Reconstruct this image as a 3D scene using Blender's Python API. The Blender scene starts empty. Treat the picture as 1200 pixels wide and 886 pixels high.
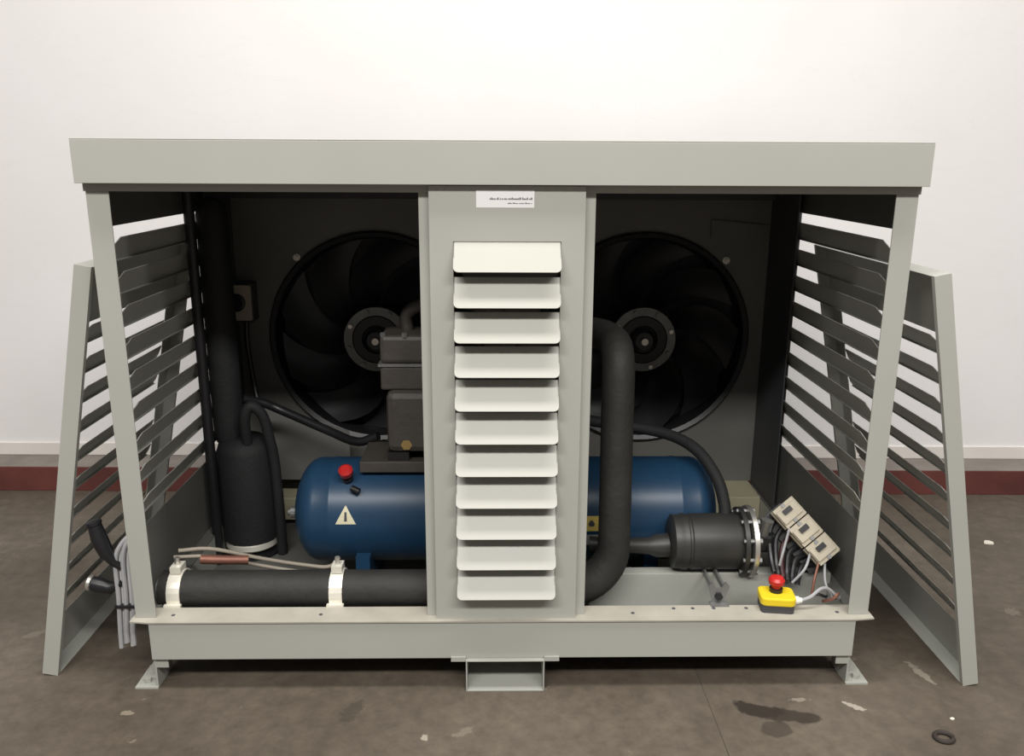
import bpy, math, random
from mathutils import Vector, Matrix
random.seed(7)
PI = math.pi
S = bpy.context.scene
COL = S.collection

# ------------------------------------------------------------------ camera
cam_d = bpy.data.cameras.new('camera')
cam = bpy.data.objects.new('camera', cam_d); COL.objects.link(cam)
cam_d.sensor_width = 36.0
cam_d.lens = 991.1 / 1200.0 * 36.0
cam_d.clip_start = 0.05
pitch, roll, yaw = (math.radians(a) for a in (14.493, 0.283, 1.062))
fw = Vector((math.sin(yaw)*math.cos(pitch), math.cos(yaw)*math.cos(pitch), -math.sin(pitch)))
rt = Vector((math.cos(yaw), -math.sin(yaw), 0.0))
up = rt.cross(fw)
r2 = rt*math.cos(roll) + up*math.sin(roll)
u2 = -rt*math.sin(roll) + up*math.cos(roll)
m = Matrix((r2, u2, -fw)).transposed().to_4x4()
m.translation = Vector((-0.0201, -1.9396, 1.3273))
cam.matrix_world = m
S.camera = cam

# ------------------------------------------------------------------ world, lamps, exposure
w = bpy.data.worlds.new('world'); S.world = w; w.use_nodes = True
bg = w.node_tree.nodes['Background']
bg.inputs['Color'].default_value = (1.0, 0.98, 0.96, 1)
bg.inputs['Strength'].default_value = 0.19

def strip_lamp(name, loc, sx, sy, watts, col=(1.0, 0.975, 0.935)):
    d = bpy.data.lights.new(name, 'AREA'); d.shape = 'RECTANGLE'
    d.size = sx; d.size_y = sy; d.energy = watts; d.color = col
    o = bpy.data.objects.new(name, d); COL.objects.link(o); o.location = loc
    return o
# rows of ceiling strip lights of the hall, hung 4.2 m up
strip_lamp('ceiling_lamp', (0.1, -0.55, 4.0), 4.0, 0.6, 140)
strip_lamp('ceiling_lamp', (0.1, -3.8, 4.4), 6.0, 0.6, 490)

S.view_settings.view_transform = 'Standard'
S.view_settings.look = 'None'
S.view_settings.gamma = 1.0
S.view_settings.use_curve_mapping = False
S.view_settings.exposure = 0.0

# ------------------------------------------------------------------ materials
def mat(name, col, rough=0.5, metal=0.0, var=0.06, scale=6.0, bump=0.0, bscale=60.0, spec=0.5, col2=None, coat=0.0):
    M = bpy.data.materials.new(name); M.use_nodes = True
    nt = M.node_tree; b = nt.nodes['Principled BSDF']
    b.inputs['Roughness'].default_value = rough
    b.inputs['Metallic'].default_value = metal
    b.inputs['Specular IOR Level'].default_value = spec
    b.inputs['Coat Weight'].default_value = coat
    tc = nt.nodes.new('ShaderNodeTexCoord')
    n = nt.nodes.new('ShaderNodeTexNoise'); n.inputs['Scale'].default_value = scale
    n.inputs['Detail'].default_value = 5.0
    nt.links.new(tc.outputs['Object'], n.inputs['Vector'])
    r = nt.nodes.new('ShaderNodeValToRGB')
    r.color_ramp.elements[0].position = 0.3; r.color_ramp.elements[1].position = 0.7
    c2 = col2 or tuple(max(0, c*(1+var)) for c in col)
    c1 = tuple(max(0, c*(1-var)) for c in col)
    r.color_ramp.elements[0].color = (*c1, 1); r.color_ramp.elements[1].color = (*c2, 1)
    nt.links.new(n.outputs['Fac'], r.inputs['Fac'])
    nt.links.new(r.outputs['Color'], b.inputs['Base Color'])
    if bump:
        n2 = nt.nodes.new('ShaderNodeTexNoise'); n2.inputs['Scale'].default_value = bscale
        n2.inputs['Detail'].default_value = 4.0
        nt.links.new(tc.outputs['Object'], n2.inputs['Vector'])
        bp = nt.nodes.new('ShaderNodeBump'); bp.inputs['Strength'].default_value = bump
        bp.inputs['Distance'].default_value = 0.01
        nt.links.new(n2.outputs['Fac'], bp.inputs['Height'])
        nt.links.new(bp.outputs['Normal'], b.inputs['Normal'])
    return M

paint = mat('grey_paint', (0.385, 0.388, 0.350), 0.42, var=0.03, scale=3.0)
louvre_paint = mat('louvre_paint', (0.37, 0.37, 0.33), 0.42, var=0.03, scale=4.0)
shaded_paint = mat('shaded_paint', (0.13, 0.13, 0.12), 0.5, var=0.12, scale=5.0)  # the grey paint darkened: shade inside the housing put into the colour
shroud = mat('fan_shroud_grey', (0.15, 0.148, 0.136), 0.5, var=0.12, scale=4.0)
frame_dark = mat('dark_frame', (0.055, 0.055, 0.06), 0.55, var=0.1)
olive = mat('olive_paint', (0.42, 0.39, 0.27), 0.55, var=0.08)
flange_paint = mat('cream_lit_paint', (0.385, 0.36, 0.305), 0.6, var=0.10, scale=14.0)  # grey paint warmed: cream cast of the lighting put into the flange colour
black_foam = mat('black_foam', (0.011, 0.011, 0.012), 0.75, var=0.15, scale=20, bump=0.15, bscale=90)
pipe_foam = mat('pipe_foam', (0.018, 0.017, 0.015), 0.68, var=0.25, scale=9, bump=0.2, bscale=50)
black_plastic = mat('black_plastic', (0.012, 0.012, 0.014), 0.38, var=0.1)
fan_black = mat('fan_black', (0.014, 0.014, 0.016), 0.42, var=0.1)
cast = mat('cast_grey', (0.060, 0.053, 0.046), 0.55, var=0.15, scale=15, bump=0.2)
drier_grey = mat('drier_grey', (0.032, 0.032, 0.030), 0.45, var=0.2, scale=12)
steel = mat('steel', (0.60, 0.58, 0.54), 0.35, 0.8, var=0.1, scale=20)
dull_metal = mat('dull_metal', (0.22, 0.22, 0.215), 0.45, 0.5, var=0.12, scale=15)
zinc = mat('zinc_clamp', (0.78, 0.75, 0.66), 0.35, 0.25, var=0.12, scale=18)
blue = mat('blue_paint', (0.014, 0.050, 0.105), 0.38, var=0.12, scale=5, spec=0.5)
red = mat('red_plastic', (0.50, 0.02, 0.018), 0.35, var=0.06)
yellow = mat('yellow_plastic', (0.78, 0.58, 0.02), 0.42, var=0.05)
cream = mat('cream_plastic', (0.48, 0.43, 0.33), 0.5, var=0.07, scale=25)
white_pl = mat('white_plastic', (0.8, 0.78, 0.72), 0.45, var=0.03)
cable_grey = mat('grey_cable', (0.36, 0.36, 0.37), 0.5, var=0.12)
pale_cable = mat('pale_cable', (0.55, 0.55, 0.54), 0.5, var=0.1)
tube_beige = mat('beige_tube', (0.34, 0.30, 0.24), 0.5, var=0.1)
copper = mat('old_copper', (0.23, 0.10, 0.07), 0.5, 0.4, var=0.15, scale=20)
copper_dark = mat('dark_red_wire', (0.05, 0.014, 0.016), 0.5, var=0.15, scale=20)
brass = mat('brass', (0.6, 0.45, 0.2), 0.35, 0.9, var=0.1)
ink = mat('dark_ink', (0.07, 0.07, 0.08), 0.6, var=0.05)
paper = mat('white_paper', (0.78, 0.77, 0.77), 0.6, var=0.02)
sign_yellow = mat('sign_yellow', (0.72, 0.55, 0.14), 0.5, var=0.05)
sign_cream = mat('sign_cream', (0.75, 0.70, 0.50), 0.5, var=0.05)
rubber = mat('dark_rubber', (0.03, 0.022, 0.018), 0.7, var=0.1)
coil_mat = mat('coil_fins', (0.03, 0.03, 0.032), 0.6, var=0.2, scale=40)
joint_mat = mat('joint_dirt', (0.075, 0.062, 0.05), 0.9, var=0.3, scale=8)
chip_mat = mat('pale_chip', (0.65, 0.60, 0.52), 0.7, var=0.1)
kerb_top_mat = mat('kerb_grey', (0.20, 0.175, 0.155), 0.8, var=0.15, scale=8, bump=0.1)
kerb_red_mat = mat('kerb_red', (0.115, 0.032, 0.027), 0.6, var=0.25, scale=5, bump=0.1)
trim_white = mat('trim_white', (0.72, 0.68, 0.64), 0.6, var=0.04)

def wall_material():
    M = bpy.data.materials.new('white_wall'); M.use_nodes = True
    nt = M.node_tree; b = nt.nodes['Principled BSDF']; b.inputs['Roughness'].default_value = 0.7
    b.inputs['Specular IOR Level'].default_value = 0.2
    tc = nt.nodes.new('ShaderNodeTexCoord')
    n = nt.nodes.new('ShaderNodeTexNoise'); n.inputs['Scale'].default_value = 1.6; n.inputs['Detail'].default_value = 6
    nt.links.new(tc.outputs['Object'], n.inputs['Vector'])
    r = nt.nodes.new('ShaderNodeValToRGB')
    r.color_ramp.elements[0].position = 0.25; r.color_ramp.elements[0].color = (0.775, 0.752, 0.742, 1)
    r.color_ramp.elements[1].position = 0.7; r.color_ramp.elements[1].color = (0.81, 0.798, 0.792, 1)
    nt.links.new(n.outputs['Fac'], r.inputs['Fac'])
    # fine scuff lines
    mp = nt.nodes.new('ShaderNodeMapping'); mp.inputs['Scale'].default_value = (1.0, 1.0, 3.2)
    nt.links.new(tc.outputs['Object'], mp.inputs['Vector'])
    n2 = nt.nodes.new('ShaderNodeTexNoise'); n2.inputs['Scale'].default_value = 2.2; n2.inputs['Detail'].default_value = 8
    n2.inputs['Distortion'].default_value = 1.2
    nt.links.new(mp.outputs['Vector'], n2.inputs['Vector'])
    r2_ = nt.nodes.new('ShaderNodeValToRGB')
    e = r2_.color_ramp.elements
    e[0].position = 0.485; e[0].color = (1, 1, 1, 1)
    e[1].position = 0.515; e[1].color = (1, 1, 1, 1)
    k = r2_.color_ramp.elements.new(0.5); k.color = (0.982, 0.982, 0.98, 1)
    nt.links.new(n2.outputs['Fac'], r2_.inputs['Fac'])
    mx = nt.nodes.new('ShaderNodeMix'); mx.data_type = 'RGBA'; mx.blend_type = 'MULTIPLY'
    mx.inputs['Factor'].default_value = 1.0
    nt.links.new(r.outputs['Color'], mx.inputs['A']); nt.links.new(r2_.outputs['Color'], mx.inputs['B'])
    nt.links.new(mx.outputs['Result'], b.inputs['Base Color'])
    return M

def floor_material():
    M = bpy.data.materials.new('stained_concrete'); M.use_nodes = True
    nt = M.node_tree; b = nt.nodes['Principled BSDF']; b.inputs['Roughness'].default_value = 0.62
    b.inputs['Specular IOR Level'].default_value = 0.35
    tc = nt.nodes.new('ShaderNodeTexCoord')
    def noise(scale, detail=6, dist=0.0, rough=0.55):
        n = nt.nodes.new('ShaderNodeTexNoise'); n.inputs['Scale'].default_value = scale
        n.inputs['Detail'].default_value = detail; n.inputs['Distortion'].default_value = dist
        n.inputs['Roughness'].default_value = rough
        nt.links.new(tc.outputs['Object'], n.inputs['Vector']); return n
    def ramp(src, stops):
        r = nt.nodes.new('ShaderNodeValToRGB'); e = r.color_ramp.elements
        e[0].position = stops[0][0]; e[0].color = (*stops[0][1], 1)
        e[1].position = stops[-1][0]; e[1].color = (*stops[-1][1], 1)
        for p_, c_ in stops[1:-1]:
            k = e.new(p_); k.color = (*c_, 1)
        nt.links.new(src, r.inputs['Fac']); return r
    def mix(a, bb, fac, mode='MIX'):
        x = nt.nodes.new('ShaderNodeMix'); x.data_type = 'RGBA'; x.blend_type = mode
        for key, v in (('A', a), ('B', bb), ('Factor', fac)):
            if hasattr(v, 'is_linked'): nt.links.new(v, x.inputs[key])
            elif key == 'Factor': x.inputs[key].default_value = v
            else: x.inputs[key].default_value = (*v, 1)
        return x.outputs['Result']
    n1 = noise(1.7, 8)
    base = ramp(n1.outputs['Fac'], [(0.3, (0.070, 0.055, 0.040)), (0.5, (0.098, 0.079, 0.060)), (0.72, (0.138, 0.114, 0.089))])
    n2 = noise(22, 8, 0.0, 0.7)
    g = ramp(n2.outputs['Fac'], [(0.32, (0.70, 0.70, 0.70)), (0.68, (1.25, 1.25, 1.25))])
    c = mix(base.outputs['Color'], g.outputs['Color'], 0.8, 'MULTIPLY')
    # pale paint specks
    n3 = noise(13, 4)
    sp = ramp(n3.outputs['Fac'], [(0.70, (0, 0, 0)), (0.76, (1, 1, 1))])
    c = mix(c, (0.23, 0.20, 0.155), sp.outputs['Color'])
    # grime patches
    n4 = noise(3.1, 4, 0.6)
    gr = ramp(n4.outputs['Fac'], [(0.56, (0, 0, 0)), (0.74, (0.5, 0.5, 0.5))])
    c = mix(c, (0.085, 0.07, 0.055), gr.outputs['Color'])
    # oil stains
    sep = nt.nodes.new('ShaderNodeSeparateXYZ'); nt.links.new(tc.outputs['Object'], sep.inputs[0])
    def math_(op, a, bb=None):
        x = nt.nodes.new('ShaderNodeMath'); x.operation = op
        for i, v in enumerate((a, bb)):
            if v is None: continue
            if hasattr(v, 'is_linked'): nt.links.new(v, x.inputs[i])
            else: x.inputs[i].default_value = v
        return x.outputs[0]
    ns = noise(16, 4); nf = noise(60, 5)
    def blotch(cx, cy, rx, ry, ang, col, k):
        global_c = c
        ca, sa = math.cos(ang), math.sin(ang)
        dx = math_('SUBTRACT', sep.outputs['X'], cx); dy = math_('SUBTRACT', sep.outputs['Y'], cy)
        a_ = math_('ADD', math_('MULTIPLY', dx, ca/rx), math_('MULTIPLY', dy, sa/rx))
        b_ = math_('ADD', math_('MULTIPLY', dx, -sa/ry), math_('MULTIPLY', dy, ca/ry))
        d = math_('SQRT', math_('ADD', math_('POWER', math_('ABSOLUTE', a_), 2.0), math_('POWER', math_('ABSOLUTE', b_), 2.0)))
        d = math_('ADD', d, math_('MULTIPLY', math_('SUBTRACT', (ns if rx > 0.04 else nf).outputs['Fac'], 0.5), 1.6 if rx > 0.04 else 2.6))
        r = ramp(d, [(0.78, (k, k, k)), (1.06, (0, 0, 0))])
        return mix(global_c, col, r.outputs['Color'])
    c = blotch(0.635, -0.118, 0.075, 0.030, -0.35, (0.022, 0.016, 0.012), 0.9)
    c = blotch(0.700, -0.140, 0.075, 0.030, -0.1, (0.030, 0.022, 0.016), 0.85)
    c = blotch(0.655, -0.185, 0.045, 0.030, 0.2, (0.045, 0.034, 0.026), 0.7)
    c = blotch(-0.38, -0.11, 0.022, 0.055, -0.3, (0.05, 0.04, 0.03), 0.6)
    c = blotch(0.88, -0.105, 0.030, 0.010, -0.7, (0.42, 0.38, 0.32), 0.75)
    c = blotch(0.75, -0.075, 0.025, 0.008, 0.0, (0.34, 0.30, 0.25), 0.5)
    c = blotch(-0.19, -0.21, 0.010, 0.012, 0.0, (0.45, 0.40, 0.33), 0.6)
    c = blotch(1.115, 0.04, 0.012, 0.05, 0.25, (0.30, 0.27, 0.22), 0.55)
    c = blotch(-0.10, -0.19, 0.03, 0.012, 0.6, (0.22, 0.19, 0.15), 0.5)
    c = blotch(1.55, 0.35, 0.03, 0.02, 0.3, (0.20, 0.17, 0.13), 0.5)
    c = blotch(-1.35, 0.25, 0.03, 0.02, 0.8, (0.20, 0.17, 0.13), 0.5)
    c = blotch(-0.93, -0.11, 0.018, 0.010, 0.0, (0.33, 0.28, 0.21), 0.5)
    nt.links.new(c, b.inputs['Base Color'])
    bp = nt.nodes.new('ShaderNodeBump'); bp.inputs['Strength'].default_value = 0.25; bp.inputs['Distance'].default_value = 0.004
    nt.links.new(n2.outputs['Fac'], bp.inputs['Height']); nt.links.new(bp.outputs['Normal'], b.inputs['Normal'])
    return M
wall_mat = wall_material(); floor_mat = floor_material()

# ------------------------------------------------------------------ mesh helpers
V = Vector
class MB:
    def __init__(s): s.v = []; s.f = []; s.mi = []; s.cur = 0
    def add(s, vs, fs):
        o = len(s.v); s.v += [V(x) for x in vs]
        for f in fs: s.f.append(tuple(i+o for i in f)); s.mi.append(s.cur)
        return s
    def box(s, x0, x1, y0, y1, z0, z1):
        vs = [(x, y, z) for z in (z0, z1) for y in (y0, y1) for x in (x0, x1)]
        return s.add(vs, [(0,2,3,1), (4,5,7,6), (0,1,5,4), (2,6,7,3), (0,4,6,2), (1,3,7,5)])
    def plate(s, outline, O, U, W, N, t):
        # outline [(u, w)] counter-clockwise seen from +N, extruded by t along N
        O, U, W, N = V(O), V(U), V(W), V(N)
        n = len(outline)
        vs = [O + U*a + W*b for a, b in outline] + [O + U*a + W*b + N*t for a, b in outline]
        fs = [tuple(range(n-1, -1, -1)), tuple(range(n, 2*n))] + [(i, (i+1) % n, n+(i+1) % n, n+i) for i in range(n)]
        return s.add(vs, fs)
    def obox(s, c, U, W, N, a, b, t):
        # box centred at c with half sizes a, b along U, W and full thickness t along N
        return s.plate([(-a,-b), (a,-b), (a,b), (-a,b)], c, U, W, N, t)
    def tube(s, pts, r, n=12, caps=True):
        pts = [V(p) for p in pts]; k = len(pts)
        rr = r if isinstance(r, (list, tuple)) else [r]*k
        T = []
        for i in range(k):
            a = pts[max(0, i-1)]; b = pts[min(k-1, i+1)]
            T.append((b-a).normalized() if (b-a).length > 1e-9 else V((0,0,1)))
        ref = V((0,0,1)) if abs(T[0].z) < 0.9 else V((1,0,0))
        A = T[0].cross(ref).normalized()
        vs = []
        for i in range(k):
            A = (A - T[i]*A.dot(T[i])).normalized(); B = T[i].cross(A)
            for j in range(n):
                t = 2*PI*j/n
                vs.append(pts[i] + (A*math.cos(t) + B*math.sin(t))*rr[i])
        fs = []
        for i in range(k-1):
            for j in range(n):
                fs.append((i*n+j, i*n+(j+1) % n, (i+1)*n+(j+1) % n, (i+1)*n+j))
        if caps:
            fs.append(tuple(range(n-1, -1, -1))); fs.append(tuple((k-1)*n+j for j in range(n)))
        return s.add(vs, fs)
    def lathe(s, prof, O, axis, n=32, caps=True):
        # prof [(r, h)] along axis
        O = V(O); ax = V(axis).normalized()
        ref = V((0,0,1)) if abs(ax.z) < 0.9 else V((1,0,0))
        A = ax.cross(ref).normalized(); B = ax.cross(A)
        vs = []
        for r, h in prof:
            for j in range(n):
                t = 2*PI*j/n
                vs.append(O + ax*h + (A*math.cos(t) + B*math.sin(t))*r)
        fs = []
        for i in range(len(prof)-1):
            for j in range(n):
                fs.append((i*n+j, i*n+(j+1) % n, (i+1)*n+(j+1) % n, (i+1)*n+j))
        if caps:
            fs.append(tuple(range(n-1, -1, -1))); fs.append(tuple((len(prof)-1)*n+j for j in range(n)))
        return s.add(vs, fs)
    def mesh(s, name, mats, off=None):
        me = bpy.data.meshes.new(name)
        off = off or V((0,0,0))
        me.from_pydata([tuple(p-off) for p in s.v], [], s.f)
        mats = mats if isinstance(mats, (list, tuple)) else [mats]
        for x in mats: me.materials.append(x)
        for p, i in zip(me.polygons, s.mi): p.material_index = i
        me.update()
        import bmesh
        bm = bmesh.new(); bm.from_mesh(me); bmesh.ops.recalc_face_normals(bm, faces=bm.faces); bm.to_mesh(me); bm.free()
        return me

def wloc(o):
    l = V((0,0,0))
    while o is not None: l = l + o.location; o = o.parent
    return l
def build(name, mb, mats, parent=None, smooth=False, bevel=0.0, loc=None, local=False):
    """link mb as one mesh object; coordinates are world ones unless local"""
    off = V((0,0,0)) if local else (wloc(parent) if parent else V((0,0,0)))
    if loc is not None: off = off + V(loc)
    me = mb.mesh(name, mats, off)
    if smooth:
        me.polygons.foreach_set('use_smooth', [True]*len(me.polygons))
        me.set_sharp_from_angle(angle=math.radians(40))
    o = bpy.data.objects.new(name, me); COL.objects.link(o); o.parent = parent
    if loc is not None: o.location = loc
    if bevel:
        b = o.modifiers.new('bevel', 'BEVEL'); b.width = bevel; b.segments = 2; b.limit_method = 'ANGLE'; b.angle_limit = math.radians(40)
    return o
def share(name, me, parent, loc, rot=None, scale=None):
    o = bpy.data.objects.new(name, me); COL.objects.link(o); o.parent = parent; o.location = loc
    if rot: o.rotation_euler = rot
    if scale: o.scale = scale
    return o
def tag(o, label=None, cat=None, group=None, kind=None):
    for k, v in (('label', label), ('category', cat), ('group', group), ('kind', kind)):
        if v: o[k] = v
    return o
def thing(name, label, cat, loc=(0,0,0), group=None):
    o = bpy.data.objects.new(name, None); COL.objects.link(o); o.location = loc; o.empty_display_size = 0.05
    return tag(o, label, cat, group)
def arc(c, a, b, r, t0, t1, n=10):
    c, a, b = V(c), V(a), V(b)
    return [c + (a*math.cos(t0+(t1-t0)*i/n) + b*math.sin(t0+(t1-t0)*i/n))*r for i in range(n+1)]
def spline(P, n=8):
    P = [V(p) for p in P]; Q = [P[0]*2-P[1]] + P + [P[-1]*2-P[-2]]; out = []
    for i in range(1, len(Q)-2):
        a, b, c, d = Q[i-1:i+3]
        for k in range(n):
            t = k/n
            out.append(0.5*((2*b) + (c-a)*t + (2*a-5*b+4*c-d)*t*t + (3*b-a-3*c+d)*t**3))
    out.append(P[-1]); return out
def rrect(w, h, r, n=4, ox=0, oy=0):
    pts = []
    for cx, cy, a0 in ((w/2-r, h/2-r, 0), (-w/2+r, h/2-r, PI/2), (-w/2+r, -h/2+r, PI), (w/2-r, -h/2+r, 1.5*PI)):
        for i in range(n+1):
            t = a0 + PI/2*i/n; pts.append((ox+cx+r*math.cos(t), oy+cy+r*math.sin(t)))
    return pts

# ------------------------------------------------------------------ the room
floor = bpy.data.objects.new('floor', None); COL.objects.link(floor); tag(floor, kind='structure')
tag(floor, 'bare stained brown concrete floor with a faint slab joint')
mb = MB().box(-6, 0.5132, -6, 1.75, -0.12, 0.0); build('floor_slab', mb, floor_mat, floor)
mb = MB().box(0.5158, 6, -6, 1.75, -0.12, 0.0); build('floor_slab', mb, floor_mat, floor)
mb = MB().box(0.5133, 0.5157, -6, 1.75, -0.12, -0.0015); build('joint_filler', mb, joint_mat, floor)

WROT = -0.0169
def room_piece(name, mb, mats, label, bevel=0.0):
    o = build(name, mb, mats, bevel=bevel); o.location = (0.03, 1.309, 0); o.rotation_euler = (0, 0, WROT)
    return tag(o, label, kind='structure')
room_piece('wall_back', MB().box(-6, 6, 0.150, 0.40, 0.0, 5.0), wall_mat, 'plain white painted wall behind the machine')
room_piece('trim_1', MB().box(-6, 6, 0.142, 0.1499, 0.1065, 0.158), trim_white, 'narrow white strip along the foot of the wall')
kb = MB().box(-6, 6, 0.003, 0.1415, 0.0, 0.106); 
kb.cur = 1; kb.box(-6, 6, 0.0, 0.004, 0.0, 0.104)
room_piece('baseboard_back', kb, [kerb_top_mat, kerb_red_mat], 'low concrete kerb with dark red front and grey top', 0.002)

# ------------------------------------------------------------------ housing
H = thing('condenser_housing', 'pale grey sheet metal condensing unit housing with open front and louvred centre panel', 'machine housing', (0, 0.5, 0))
# roof lid: top sheet and four skirts
RW, RT, RB, RY0, RY1 = 0.943, 1.368, 1.2725, -0.030, 1.06
r = MB().box(-RW, RW, RY0, RY1, RT-0.003, RT)
r.box(-RW, RW, RY0, RY0+0.003, RB, RT-0.003).box(-RW, RW, RY1-0.003, RY1, RB, RT-0.003)
r.box(-RW, -RW+0.003, RY0+0.003, RY1-0.003, RB, RT-0.003).box(RW-0.003, RW, RY0+0.003, RY1-0.003, RB, RT-0.003)
r.box(-RW, RW, RY0+0.003, RY0+0.016, RB, RB+0.002)
build('roof', r, paint, H, bevel=0.0012)
build('header_rail', MB().box(-0.9395, 0.9395, 0.0, 0.003, 1.2545, 1.34).box(-0.9395, 0.9395, 0.003, 0.035, 1.2545, 1.2575), paint, H)
build('rear_rail', MB().box(-0.93, 0.93, 0.90, 0.935, 1.20, 1.34), frame_dark, H)
# corner posts (angle section)
for s in (-1, 1):
    def X(a, b): return (min(s*a, s*b), max(s*a, s*b))
    x0, x1 = X(0.935, 0.884); x2, x3 = X(0.935, 0.931)
    build('corner_post', MB().box(x0, x1, 0.0, 0.004, 0.1975, 1.2545).box(x2, x3, 0.004, 0.045, 0.1975, 1.2545), paint, H, bevel=0.001)
    x0, x1 = X(0.935, 0.80); x2, x3 = X(0.935, 0.928)
    build('rear_post', MB().box(x2, x3, 0.735, 0.925, 0.1975, 1.34).box(*X(0.904, 0.900), 0.668, 0.925, 0.1975, 1.34).box(*X(0.928, 0.904), 0.90, 0.925, 0.1975, 1.34), frame_dark, H)
# mullions behind the centre panel
for s, xc in ((-1, -0.186), (1, 0.193)):
    a, b = (xc-0.011, xc+0.028) if s < 0 else (xc-0.028, xc+0.011)
    e = a if s < 0 else b-0.003
    build('mullion', MB().box(a, b, 0.006, 0.009, 0.1975, 1.2545).box(e, e+0.003, 0.009, 0.040, 0.1975, 1.2545), paint, H, bevel=0.0008)

# louvred centre panel
FX0, FX1, FZ0, FZ1 = -0.1725, 0.1790, 0.186, 1.270
FP = bpy.data.objects.new('front_panel', None); COL.objects.link(FP); FP.parent = H; FP.location = V((0, -0.01, 0)) - H.location
ox0, ox1, oz0, oz1 = -0.119, 0.126, 0.2795, 1.1475
def sheet(mb, x0, x1, z0, z1, y0, y1, hx0, hx1, hz0, hz1):
    return mb.box(x0, hx0, y0, y1, z0, z1).box(hx1, x1, y0, y1, z0, z1).box(hx0, hx1, y0, y1, z0, hz0).box(hx0, hx1, y0, y1, hz1, z1)
pf = sheet(MB(), FX0, FX1, FZ0, FZ1, -0.012, -0.009, ox0, ox1, oz0, oz1)
pf.box(FX0, FX0+0.003, -0.009, 0.005, FZ0, FZ1).box(FX1-0.003, FX1, -0.009, 0.005, FZ0, FZ1)
build('panel_sheet', pf, paint, FP)
PIT = 0.0810
def louvre_mesh():
    hw = (ox1-ox0)/2 - 0.001
    dy, dz = -0.045, -0.064
    L = math.hypot(dy, dz); W = V((0, dy, dz))/L
    rc = 0.012
    out = [(-hw, 0), (-hw, L-rc)] + [(-hw+rc-rc*math.cos(t), L-rc+rc*math.sin(t)) for t in (PI/8, PI/4, 3*PI/8)] + [(-hw+rc, L)]
    out += [(hw-rc, L)] + [(hw-rc+rc*math.sin(t), L-rc+rc*math.cos(t)) for t in (PI/8, PI/4, 3*PI/8)] + [(hw, L-rc), (hw, 0)]
    N = V((1,0,0)).cross(W)
    mbl = MB().plate(out, (0,0,0), (1,0,0), W, N, 0.0025)
    # triangular cheeks
    for sx in (-hw, hw-0.002):
        mbl.plate([(0, 0), (dy*0.55, dz*0.55), (0.0, dz*0.95)], (sx, 0, 0), (0,1,0), (0,0,1), (1,0,0), 0.002)
    return mbl.mesh('louvre', louvre_paint)
lm = louvre_mesh()
for i in range(11):
    share('louvre', lm, FP, V(((ox0+ox1)/2, -0.0095, 1.1475-PIT*i)) - V((0, -0.01, 0)))
st = MB().box(-0.0665, 0.0635, -0.0128, -0.0121, 1.2225, 1.2615)
sto = build('name_sticker', st, paper, FP); tag(sto, 'small white paper sticker with two lines of faint print')
# print on the sticker, too small to read in the photograph: word-length ticks
for z, xs, xe, h in ((1.2425, -0.036, 0.060, 0.0052), (1.2325, 0.004, 0.058, 0.0030)):
    x = xs; t = MB(); rnd = random.Random(int(z*1e4))
    while x < xe:
        wd = rnd.uniform(0.0012, 0.0030); hh = h*rnd.choice((0.6, 0.6, 0.62, 1.0))
        t.box(x, min(x+wd, xe), -0.0131, -0.01281, z-h/2, z-h/2+hh); x += wd + rnd.choice((0.0006, 0.0007, 0.0007, 0.0024))
    build('printed_line', t, ink, FP)

# louvred sides: sheet with an opening, slats across it
SZ0, SZ1, SY0, SY1 = 0.412, 1.171, 0.045, 0.735
def slat_mesh(s, length, dx, dz, ch, m_, name='slat'):
    # runs along Y, top edge inside, lower edge outside (+s X); chamfered top corners
    L = math.hypot(dx, dz); W = V((s*dx, 0, -dz))/L
    out = [(ch, 0), (length-ch, 0), (length, L*0.72), (length, L), (0, L), (0, L*0.72)]
    N = V((0,1,0)).cross(W)
    mbl = MB().plate(out, (0,0,0), (0,1,0), W, N, 0.002)
    mbl.box(min(s*dx, s*(dx-0.006)), max(s*dx, s*(dx-0.006)), 0.0, length, -dz-0.0015, -dz+0.0005)
    return mbl.mesh(name, m_)
for s in (-1, 1):
    SP = bpy.data.objects.new('side_panel', None); COL.objects.link(SP); SP.parent = H; SP.location = V((s*0.925, 0.39, 0)) - H.location
    def X(a, b): return (min(s*a, s*b), max(s*a, s*b))
    x0, x1 = X(0.9275, 0.9245)
    build('lower_skirt', MB().box(x0, x1, 0.046, 0.734, 0.1975, SZ0), shaded_paint, SP)
    build('upper_sheet', MB().box(x0, x1, 0.046, 0.734, SZ1, 1.3400), shaded_paint, SP)
    me = slat_mesh(s, 0.688, 0.028, 0.056, 0.048, paint)
    for i in range(10):
        z = 1.145 - PIT*i
        if z - 0.056 < SZ0 + 0.0: continue
        share('slat', me, SP, (s*(0.908-0.925), 0.046-0.39, z))

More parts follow.
